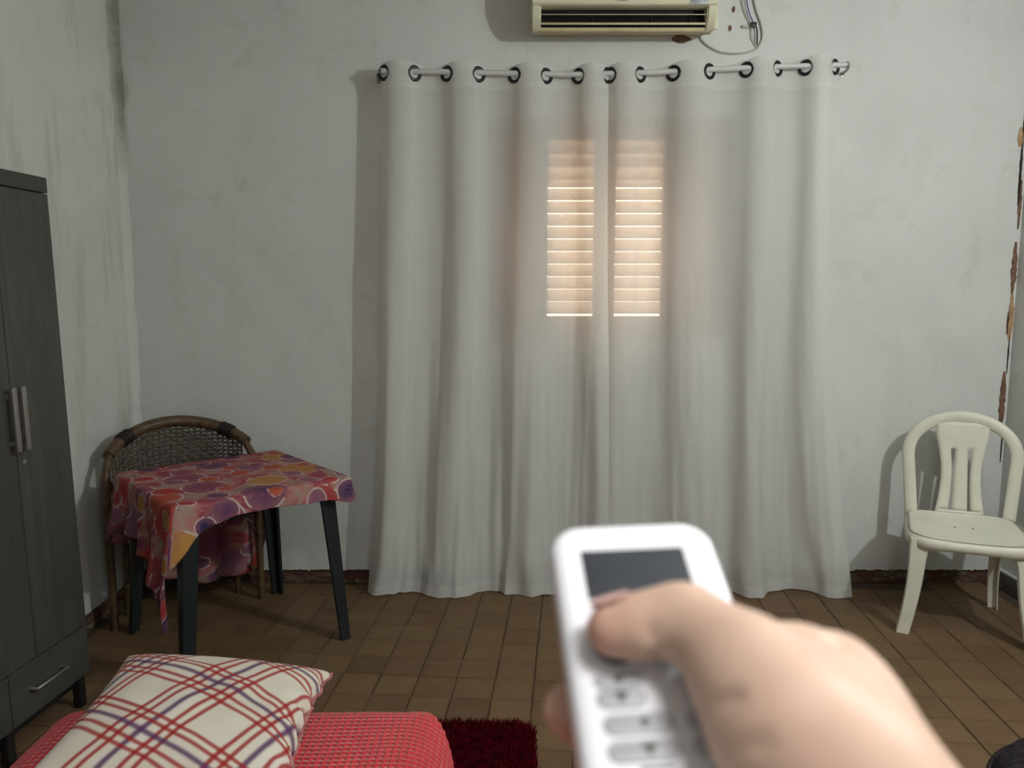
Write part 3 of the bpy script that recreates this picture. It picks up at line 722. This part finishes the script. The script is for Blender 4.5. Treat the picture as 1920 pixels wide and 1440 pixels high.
# ---------------------------------------------------------------- rug
RX0, RX1, RY0, RY1 = -.85, .078, 1.74, 2.445
def in_rug(x, y, m=0):
    rc = .07; cx = min(max(x, RX0 + rc), RX1 - rc); cy = min(max(y, RY0 + rc), RY1 - rc)
    return math.hypot(x - cx, y - cy) <= rc - m
rug = empty('rug', ((RX0 + RX1) / 2, (RY0 + RY1) / 2, 0), 0, 'dark red shaggy rug lying on the tiles beyond the red bed', 'rug')
cx_, cy_ = rug.location.x, rug.location.y
ol = []
for qx, qy, a0 in ((RX1 - .07, RY1 - .07, 0), (RX0 + .07, RY1 - .07, 90), (RX0 + .07, RY0 + .07, 180), (RX1 - .07, RY0 + .07, 270)):
    for k in range(7): a = R(a0 + k * 15); ol.append((qx + .066 * math.cos(a) - cx_, qy + .066 * math.sin(a) - cy_))
M_rug = simple('rug_pile', (.085, .003, .010), .95, var=.4, scale=30, spec=.05)
bm = bmesh.new(); plate(bm, ol, .010, Matrix.Translation((0, 0, .0115))); obj('backing', bm, M_rug, rug)
V, F = [], []
r = random.Random(9)
for _ in range(26000):
    x, y = r.uniform(RX0, RX1), r.uniform(RY0, RY1)
    if x < -.45: continue
    if not in_rug(x, y): continue
    a = r.uniform(0, 2 * PI); h = r.uniform(.014, .024); w = .0022; lx, ly = r.gauss(0, .007), r.gauss(0, .007); b = len(V)
    x -= cx_; y -= cy_
    V += [(x - w * math.cos(a), y - w * math.sin(a), .010), (x + w * math.cos(a), y + w * math.sin(a), .010), (x + lx * .6 + w * math.cos(a) * .8, y + ly * .6 + w * math.sin(a) * .8, .010 + h * .7), (x + lx, y + ly, .010 + h), (x + lx * .6 - w * math.cos(a) * .8, y + ly * .6 - w * math.sin(a) * .8, .010 + h * .7)]
    F.append((b, b + 1, b + 2, b + 3, b + 4))
tag(pyobj('pile', V, F, M_rug, rug), kind='stuff')

# ---------------------------------------------------------------- bed
BX0, BX1, BY0, BY1, BZ = -1.085, -.125, -.25, 1.745, .50
bed = empty('bed', ((BX0 + BX1) / 2, (BY0 + BY1) / 2, 0), 0, 'single bed under a red waffle-weave bedspread at the lower left', 'bed')
bcx, bcy = bed.location.x, bed.location.y
def bed_mat():
    t = NT('waffle_cloth'); uv = t.coord('UV'); x = t.sep(uv); per = .0155
    def tri(v): return t.math('ABSOLUTE', t.math('SINE', t.math('MULTIPLY', v, PI / per)))
    cell = t.math('MULTIPLY', tri(x[0]), tri(x[1])); n = t.noise(uv, 5, 4)
    c = t.ramp(n, [(.3, (.50, .020, .030)), (.7, (.64, .035, .045))])
    c = t.mix(t.ramp(cell, [(.05, (.30,) * 3), (.45, (0, 0, 0))]), c, (.72, .10, .10))
    t.base(c, .85, 0, .1); t.bump(t.math('SUBTRACT', 1., t.math('POWER', cell, .7)), 1.0, .0045)
    t.p.inputs['Sheen Weight'].default_value = .25; return t.m
def bedspread():
    # unfolded cloth (a, b) wrapped over a rounded block and down its sides
    r_ = .11; drop = .40; V, UV = [], []
    hx, hy = (BX1 - BX0) / 2, (BY1 - BY0) / 2
    na_, nb = 120, 150
    def wrap(a, h):           # signed distance along cloth -> (offset, dz)
        s_ = 1 if a > 0 else -1; q = abs(a) - (h - r_)
        if q <= 0: return a, 0
        if q < r_ * PI / 2: th = q / r_; return s_ * (h - r_ + r_ * math.sin(th)), r_ * (1 - math.cos(th))
        return s_ * h, r_ + q - r_ * PI / 2
    A_ = np.linspace(-(hx + drop), hx + drop, na_); B_ = np.linspace(-(hy + drop * .2), hy + drop, nb)
    for b in B_:
        for a in A_:
            x, dz1 = wrap(a, hx); y, dz2 = wrap(b, hy); dz = max(dz1, dz2) if min(dz1, dz2) <= 0 else math.hypot(dz1, dz2) * .92
            # round the plan corner
            k = .20; ex, ey = abs(x) - (hx - k), abs(y) - (hy - k)
            if ex > 0 and ey > 0:
                l = math.hypot(ex, ey)
                if l > k: x = math.copysign(hx - k + ex / l * k, x); y = math.copysign(hy - k + ey / l * k, y)
            fl = min(1, max(0, dz - .05) / .3); t_ = a * 5 + b * 4
            o_ = .016 * math.sin((a if dz2 > dz1 else b) * 21) * fl + .03 * fl
            l = math.hypot(x / hx, y / hy)
            x += o_ * x / hx / l; y += o_ * y / hy / l
            z = BZ - dz + .006 * fbm(a * 4, b * 4, 3) * (1 - fl)
            V.append((x, y, max(.05, z))); UV.append((a, b))
    F = grid_faces(na_, nb)
    me = bpy.data.meshes.new('bedspread'); me.from_pydata(V, [], F); uvl = me.uv_layers.new(name='UVMap')
    lv = np.zeros(len(me.loops), int); me.loops.foreach_get('vertex_index', lv); uvl.data.foreach_set('uv', np.array(UV)[lv].astype('f').ravel()); me.update()
    link_mesh('bedspread', me, bed_mat(), bed, True)
bedspread()
bx('mattress', (BX0 - bcx + .10, BY0 - bcy + .10, .26), (BX1 - bcx - .10, BY1 - bcy - .10, BZ - .03), simple('mattress_cloth', (.5, .5, .5), .9), bed, .05)
bx('bed_base', (BX0 - bcx + .06, BY0 - bcy + .06, .14), (BX1 - bcx - .06, BY1 - bcy - .06, .26), M_black, bed, .01)
for sx in (-1, 1):
    for sy in (-1, 1): bx('leg', (sx * .42 - .025, sy * .9 - .025, 0), (sx * .42 + .025, sy * .9 + .025, .14), M_black, bed, .004)

# ---------------------------------------------------------------- cushion
def cushion_mat():
    t = NT('checked_cotton'); uv = t.coord('UV', rot=(0, 0, R(28))); x = t.sep(uv); wv = t.noise(t.coord('UV'), 4, 2)
    c = t.ramp(t.noise(uv, 6, 3), [(.3, (.58, .54, .46)), (.7, (.66, .62, .54))])
    def fam(v, per, off, lines):
        nonlocal c
        v = t.math('ADD', v, t.math('MULTIPLY', wv, .015)); m = t.math('MODULO', t.math('ADD', v, 10 * per + off), per)
        for p_, w, col, al in lines:
            d = t.math('ABSOLUTE', t.math('SUBTRACT', m, p_)); k = t.math('SUBTRACT', 1.35, t.math('DIVIDE', d, w)); k.node.use_clamp = True
            k = t.math('MULTIPLY', k, al); c = t.mix(k, c, col, 'MIX')
    red, pur = (.30, .018, .018), (.095, .035, .105)
    fam(x[0], .205, .07, [(.030, .0056, red, .92), (.052, .0056, red, .92), (.082, .0072, pur, .92), (.114, .0056, red, .92), (.136, .0056, red, .92)])
    fam(x[1], .185, .02, [(.030, .0052, red, .88), (.050, .0052, red, .88), (.075, .0066, pur, .88), (.100, .0052, red, .88), (.118, .0052, red, .88)])
    t.base(c, .85, 0, .1); t.bump(t.noise(t.coord('UV'), 9, 4), .35, .008); return t.m
def cushion():
    H_ = .232; n = 61; V, UV = [], []; puff = .075
    for side in (1, -1):
        for j in range(n):
            for i in range(n):
                u, v = -1 + 2 * i / (n - 1), -1 + 2 * j / (n - 1)
                pin = 1 - .10 * (1 - abs(v) ** 2) * abs(u) ** 3, 1 - .10 * (1 - abs(u) ** 2) * abs(v) ** 3
                e = max(0, (1 - u * u)) ** .5 * max(0, (1 - v * v)) ** .5
                z = side * puff * e ** .75
                cr = .006 * fbm(u * 3.1, v * 3.3, side * 2) * e + .008 * math.exp(-((u - .55) ** 2 + (v - .1) ** 2) / .02) * -1 * (side > 0)
                # gathered seam on the +u edge
                g = max(0, u - .72) / .28 if u > .72 else 0
                cr += .007 * g * math.sin(v * 26) * (1 - abs(v)) * side
                V.append((u * H_ * pin[0] + .004 * g * math.sin(v * 22), v * H_ * pin[1], z + cr)); UV.append((u * H_, v * H_))
    F = grid_faces(n, n) + [f[::-1] for f in grid_faces(n, n, n * n)]
    me = bpy.data.meshes.new('cushion'); me.from_pydata(V, [], F); uvl = me.uv_layers.new(name='UVMap')
    lv = np.zeros(len(me.loops), int); me.loops.foreach_get('vertex_index', lv); uvl.data.foreach_set('uv', np.array(UV)[lv].astype('f').ravel())
    bm = bmesh.new(); bm.from_mesh(me); bmesh.ops.remove_doubles(bm, verts=bm.verts, dist=.0004); bm.to_mesh(me); bm.free(); me.update()
    root = empty('cushion', (-.640, 1.462, .588), 0, 'cream cushion with red and purple check lines lying on the red bed', 'cushion')
    root.rotation_euler = (R(2), R(7), R(4))
    link_mesh('cover', me, cushion_mat(), root, True)
    pts = [(V[q][0] * 1.006, V[q][1] * 1.006, V[q][2]) for q in [j * n + n - 1 for j in range(0, n, 2)]]
    tb('seam', pts, .0035, simple('seam_thread', (.34, .12, .12), .9, var=.6, scale=90), root, seg=6)
cushion()

# ---------------------------------------------------------------- dark pouf at the lower right
def pouf_mat():
    t = NT('charcoal_fabric'); v = t.coord(); n = t.noise(v, 60, 4, .7); n2 = t.noise(v, 14, 3)
    c = t.ramp(n, [(.35, (.010, .008, .010)), (.7, (.040, .034, .038))]); t.base(c, .95, 0, .1); t.bump(n, .6, .004); return t.m
pf = empty('pouf', (1.31, 1.46, 0), 0, 'charcoal fabric pouf with a rounded top cut off at the lower right', 'pouf')
M_pouf = pouf_mat(); bm = bmesh.new(); rings = []
prof = [(.0, .02), (.25, .02), (.285, .05), (.30, .15), (.302, .26), (.290, .36), (.265, .41), (.22, .435), (.12, .447), (0, .45)]
for k in range(40):
    a = 2 * PI * k / 40; rings.append([bm.verts.new((r0 * math.cos(a), r0 * math.sin(a), z)) for r0, z in prof[1:-1]])
c0 = bm.verts.new((0, 0, .02)); c1 = bm.verts.new((0, 0, .452))
for k in range(40):
    A_, B_ = rings[k], rings[(k + 1) % 40]
    for i in range(len(A_) - 1): bm.faces.new((A_[i], B_[i], B_[i + 1], A_[i + 1]))
    bm.faces.new((c0, B_[0], A_[0])); bm.faces.new((c1, A_[-1], B_[-1]))
obj('cover', bm, M_pouf, pf, smooth=True)
tb('piping', [(.284 * math.cos(a), .284 * math.sin(a), .38) for a in np.linspace(0, 2 * PI, 49)], .006, M_pouf, pf, seg=6)
tb('base', [(0, 0, 0), (0, 0, .022)], .24, M_black, pf, seg=32)

# ---------------------------------------------------------------- remote control (its own frame: x across, y towards its far end, z out of the keys)
RM = Matrix(((.99741, -.07000, .01633, .038119), (.06849, .85648, -.51162, .247668), (.02183, .51142, .85906, 1.384161), (0, 0, 0, 1)))
rc = empty('remote_control', (0, 0, 0), 0, 'white air conditioner remote control held in the hand, dark display at its far end', 'remote control'); rc.matrix_world = RM
mm = .001
def rrect(x0, x1, y0, y1, r_, n=6):
    P_ = []
    for cx, cy, a0 in ((x1 - r_, y1 - r_, 0), (x0 + r_, y1 - r_, 90), (x0 + r_, y0 + r_, 180), (x1 - r_, y0 + r_, 270)):
        for k in range(n + 1): a = R(a0 + 90 * k / n); P_.append((cx + r_ * math.cos(a), cy + r_ * math.sin(a)))
    return P_
def pad(name, x0, x1, y0, y1, r_, z0, z1, mat, parent, bev=.4, n=6):
    """rounded slab, coordinates in millimetres"""
    bm = bmesh.new(); L_ = [(z0, 0), (z1 - bev, 0), (z1 - bev * .3, bev * .3), (z1, bev)]; rings = []
    if name == 'body': L_ = [(z0, 5), (z0 + 1.5, 2), (z0 + 5, .4), (z0 + 10, 0), (z1 - 4, 0), (z1 - 2, .5), (z1 - .7, 1.6), (z1 - .1, 3.2), (z1, 4.6)]
    for z, ins in L_: rings.append([bm.verts.new((x * mm, y * mm, z * mm)) for x, y in rrect(x0 + ins, x1 - ins, y0 + ins, y1 - ins, max(.3, r_ - ins * .6), n)])
    for A_, B_ in zip(rings, rings[1:]):
        for k in range(len(A_)): bm.faces.new((A_[k], A_[(k + 1) % len(A_)], B_[(k + 1) % len(A_)], B_[k]))
    bm.faces.new(rings[0][::-1]); bm.faces.new(rings[-1]); return obj(name, bm, mat, parent, auto=35)
M_remote = simple('white_gloss_plastic', (.88, .89, .95), .28, var=.01, spec=.5)
M_lcd = simple('dark_display', (.040, .046, .055), .25, var=.03)
M_key = simple('grey_rubber_key', (.46, .47, .50), .55, var=.02)
M_dkey = simple('slate_key', (.055, .075, .095), .5, var=.05)
M_print = simple('key_print', (.10, .11, .10), .7)
pad('body', -26.3, 26.8, -152, 0, 10, -18, 0, M_remote, rc, n=8)
pad('display', -17.4, 15.6, -30.2, -12, .6, -.6, .15, M_lcd, rc, .1, 2)
pb = pad('power_key', -19, -5, -52.5, -38, 6.8, -.4, .9, M_dkey, rc)
k_ = pad('key', 4, 18, -52.5, -38, 6.8, -.4, .9, M_dkey, rc)
def glyph(x, y, kind, parent):
    bm = bmesh.new(); T_ = Matrix.Translation((x * mm, y * mm, 1.08 * mm))
    if kind == 'tri': pts = [(-2.1, 1.5), (2.1, 1.5), (0, -1.9)]
    elif kind == 'up': pts = [(-1.5, -1.2), (1.5, -1.2), (0, 1.4)]
    elif kind == 'bar': pts = [(-3.2, -.35), (3.2, -.35), (3.2, .35), (-3.2, .35)]
    else: pts = [(1.2 * math.cos(a), 1.2 * math.sin(a)) for a in np.linspace(0, 2 * PI, 13)[:-1]]
    plate(bm, [(p[0] * mm, p[1] * mm) for p in pts], .2 * mm, T_); obj('key_mark', bm, M_print, parent)
rows_ = [(-57, 'dot'), (-62.2, 'tri'), (-69.5, 'dot'), (-76.6, 'tri'), (-86, 'dot'), (-94, 'tri'), (-102, 'dot')]
for i, (y, g) in enumerate(rows_):
    h = 2.9 if i else 2.1
    for x0, x1 in (((-20, -6.5), (4, 18)) if i < 2 else ((-19.5, -.8), (2.5, 19))):
        k_ = pad('key', x0, x1, y - h, y + h, h * .98, -.4, .8, M_key, rc); glyph((x0 + x1) / 2 + (1.5 if i > 1 else 0), y, g, k_)
bm = bmesh.new(); plate(bm, [(-12 * mm, -81.6 * mm), (-3 * mm, -81.6 * mm), (-3 * mm, -80.6 * mm), (-12 * mm, -80.6 * mm)], .3 * mm, Matrix.Translation((0, 0, .12 * mm))); obj('printed_caption', bm, M_print, rc)

# ---------------------------------------------------------------- the person's hand and forearm: one continuous surface grown from tapered limbs
def smin(a, b, k):
    h = np.clip(.5 + .5 * (b - a) / k, 0, 1); return b + (a - b) * h - k * h * (1 - h)
def sdf_hand(Pt):
    X_, Y_, Z_ = Pt[..., 0], Pt[..., 1], Pt[..., 2]
    def cone(a, b, ra, rb):
        a = np.array(a, 'f'); b = np.array(b, 'f'); d = b - a; L2 = float(d @ d)
        t = np.clip(((X_ - a[0]) * d[0] + (Y_ - a[1]) * d[1] + (Z_ - a[2]) * d[2]) / L2, 0, 1)
        return np.sqrt((X_ - a[0] - t * d[0]) ** 2 + (Y_ - a[1] - t * d[1]) ** 2 + (Z_ - a[2] - t * d[2]) ** 2) - (ra + (rb - ra) * t)
    def chain(pts, k=2.5):
        D = None
        for (a, ra), (b, rb) in zip(pts, pts[1:]):
            c = cone(a, b, ra, rb); D = c if D is None else smin(D, c, k)
        return D
    TH = chain(HAND['thumb'], 3.5)
    PALM = None
    for seg in HAND['palm']:
        c = chain(seg, 6); PALM = c if PALM is None else smin(PALM, c, 11)
    D = smin(PALM, TH, 7)
    FI = None
    for f in HAND['fingers']:
        c = chain(f, 2.0); FI = c if FI is None else np.minimum(FI, c)
    D = smin(D, FI, 4)
    ARM = chain(HAND['arm'], 14); D = smin(D, ARM, 14)
    for a, b, r0, dep in HAND['creases']:      # shallow skin creases
        c = cone(a, b, 0, 0); D = D + dep * np.exp(-(c / r0) ** 2)
    return D
HAND = dict(
    thumb=[((-13.5, -46.5, 8.2), 7.6), ((-6, -46.8, 9.2), 8.6), ((2.0, -46.8, 10.8), 9.2), ((6, -47.8, 11.8), 9.8), ((11.5, -56.5, 14.2), 10.6), ((15.5, -66, 16), 14.0), ((21, -81, 15.5), 17.5), ((35, -95, 6), 19)],
    palm=[[((47, -57, -5), 11), ((52, -92, -6), 13), ((56, -116, -8), 16)],
          [((49, -72, -18), 11), ((54, -98, -17), 13), ((58, -120, -16), 16)],
          [((50, -86, -29), 10.5), ((55, -106, -25), 12), ((59, -122, -20), 15)],
          [((49, -98, -38), 9.5), ((56, -112, -30), 12), ((60, -124, -22), 14)],
          [((18, -62, 13), 9.5), ((33, -60, 5), 10.5), ((47, -59, -4), 11)],
          [((20, -72, 14), 12), ((34, -70, 7), 13.5), ((48, -70, -3), 13)],
          [((22, -84, 15), 14), ((38, -84, 6), 15), ((50, -86, -6), 14)],
          [((36, -95, 6), 18), ((46, -105, -3), 18.5), ((57, -118, -10), 19)]],
    fingers=[[((47, -57, -5), 10.5), ((36, -29, -32), 8.6), ((16, -20, -33), 7.8), ((-2, -24, -28), 6.8)],
             [((49, -72, -18), 10.5), ((32, -60, -52), 9.0), ((2, -56, -46), 8.2), ((-15, -52, -37), 7.9), ((-24.2, -50.2, -26), 7.8)],
             [((50, -86, -29), 10), ((28, -80, -56), 8.6), ((0, -78, -46), 8.0), ((-15, -77, -37), 7.7), ((-22, -75, -28), 7.2)],
             [((49, -98, -38), 9), ((30, -98, -60), 7.6), ((8, -97, -50), 7.0), ((-9, -96, -38), 6.4)]],
    arm=[((58, -121, -14), 24), ((72, -142, -18), 25), ((110, -200, -28), 33), ((150, -260, -38), 40), ((189, -313, -49), 42)],
    creases=[((-5.5, -52.5, 17), (-3, -55.5, 6), 1.5, 1.5), ((27, -59, 20), (42, -61, 15), 3.2, 2.6),
             ((-2, -77, 17), (9, -79, 27), 1.8, 1.8), ((-1, -88, 16), (10, -90, 28), 1.8, 1.8)])
def surface_nets(lo, hi, h):
    ax = [np.arange(lo[i], hi[i] + h, h, dtype='f') for i in range(3)]
    G = np.stack(np.meshgrid(*ax, indexing='ij'), -1); D = sdf_hand(G).astype('f')
    s = D < 0; nx, ny, nz = D.shape
    acc = np.zeros((nx - 1, ny - 1, nz - 1, 3), 'f'); cnt = np.zeros((nx - 1, ny - 1, nz - 1), 'f')
    corners = [(i, j, k) for i in (0, 1) for j in (0, 1) for k in (0, 1)]
    sl = lambda c: tuple(slice(c[q], D.shape[q] - 1 + c[q]) for q in range(3))
    for a in corners:
        for q in range(3):
            if a[q] == 0:
                b = list(a); b[q] = 1; b = tuple(b); da, db = D[sl(a)], D[sl(b)]; m = (da < 0) != (db < 0)
                t = np.where(m, da / np.where(m, da - db, 1), 0)
                for w in range(3): acc[..., w] += np.where(m, a[w] + (t if w == q else 0), 0)
                cnt += m
    act = cnt > 0; idx = -np.ones(act.shape, int); ijk = np.argwhere(act); idx[act] = np.arange(len(ijk))
    V = (ijk + acc[act] / cnt[act][:, None]) * h + np.array(lo); F = []
    for q in range(3):
        u, v = (q + 1) % 3, (q + 2) % 3
        A_ = [slice(None)] * 3; B_ = [slice(None)] * 3; A_[q] = slice(0, -1); B_[q] = slice(1, None)
        ch = s[tuple(A_)] != s[tuple(B_)]; e = np.argwhere(ch); ins = s[tuple(A_)][ch]
        ok = (e[:, u] > 0) & (e[:, v] > 0) & (e[:, u] < D.shape[u] - 1) & (e[:, v] < D.shape[v] - 1); e, ins = e[ok], ins[ok]
        def at(du, dv): c = e.copy(); c[:, u] += du; c[:, v] += dv; return idx[c[:, 0], c[:, 1], c[:, 2]]
        Q = np.stack([at(-1, -1), at(0, -1), at(0, 0), at(-1, 0)], 1); Q[~ins] = Q[~ins][:, ::-1]; F.append(Q)
    return V, np.concatenate(F)
def skin_mat():
    t = NT('skin'); v = t.coord(); n = t.noise(v, 28, 4, .6); n2 = t.noise(v, 9, 3)
    c = t.ramp(n2, [(.35, (.53, .355, .265)), (.55, (.58, .405, .315)), (.72, (.62, .45, .36))])
    c = t.mix(t.ramp(n, [(.55, (0, 0, 0)), (.75, (.35,) * 3)]), c, (.68, .44, .36)); t.base(c, .5, 0, .25)
    x = t.sep(v)[0]; f = t.math('DIVIDE', t.math('SUBTRACT', -.004, x), .02); f.node.use_clamp = True      # redder fingertips
    c2 = t.mix(t.math('MULTIPLY', f, .45), c, (.60, .27, .23)); t.link(c2, t.p.inputs['Base Color'])
    t.p.inputs['Subsurface Weight'].default_value = .25; t.p.inputs['Subsurface Radius'].default_value = (.009, .004, .002); t.p.inputs['Subsurface Scale'].default_value = .6
    t.bump(t.noise(v, 260, 3), .12, .0006); return t.m
person = empty('person', (0, 0, 0), 0, 'person reaching in from the lower right, bare hand holding a white remote control', 'person'); person.matrix_world = RM
V, Q = surface_nets((-40, -360, -98), (235, 0, 44), 1.5)
V = V * mm
me = bpy.data.meshes.new('arm_and_hand'); me.vertices.add(len(V)); me.vertices.foreach_set('co', V.astype('f').ravel())
me.loops.add(Q.size); me.loops.foreach_set('vertex_index', Q.astype('i').ravel()); me.polygons.add(len(Q)); me.polygons.foreach_set('loop_start', np.arange(0, Q.size, 4, dtype='i'))
me.update(calc_edges=True); me.validate()
hd = link_mesh('arm_and_hand', me, skin_mat(), person, True)
m = hd.modifiers.new('smooth', 'SMOOTH'); m.factor = .5; m.iterations = 3
M_nail = simple('fingernail', (.66, .42, .38), .3, var=.05)
def nail(c, t_, n_, w, l, rad):
    t_ = Vector(t_).normalized(); n_ = Vector(n_); n_ = (n_ - t_ * n_.dot(t_)).normalized(); s_ = t_.cross(n_); bm = bmesh.new(); g = []
    for j in range(9):
        row = []
        for i in range(9):
            a = (-1 + 2 * i / 8) * w; f = -1 + 2 * j / 8; a *= math.sqrt(max(.1, 1 - max(0, abs(f) - .3) ** 2)); row.append(bm.verts.new((Vector(c) + s_ * rad * math.sin(a) + n_ * (rad * math.cos(a) - .25 * f * f) + t_ * f * l) * mm))
        g.append(row)
    for j in range(8):
        for i in range(8): bm.faces.new((g[j][i], g[j][i + 1], g[j + 1][i + 1], g[j + 1][i]))
    obj('fingernail', bm, M_nail, person, smooth=True)
nail((-12.5, -45.9, 8.9), (-1, -.1, -.25), (-.15, .93, .50), .72, 5.6, 8.55)
nail((-22, -49.7, -28.5), (-.6, 0.1, .75), (-.85, .1, -.5), .7, 4.5, 8.2)
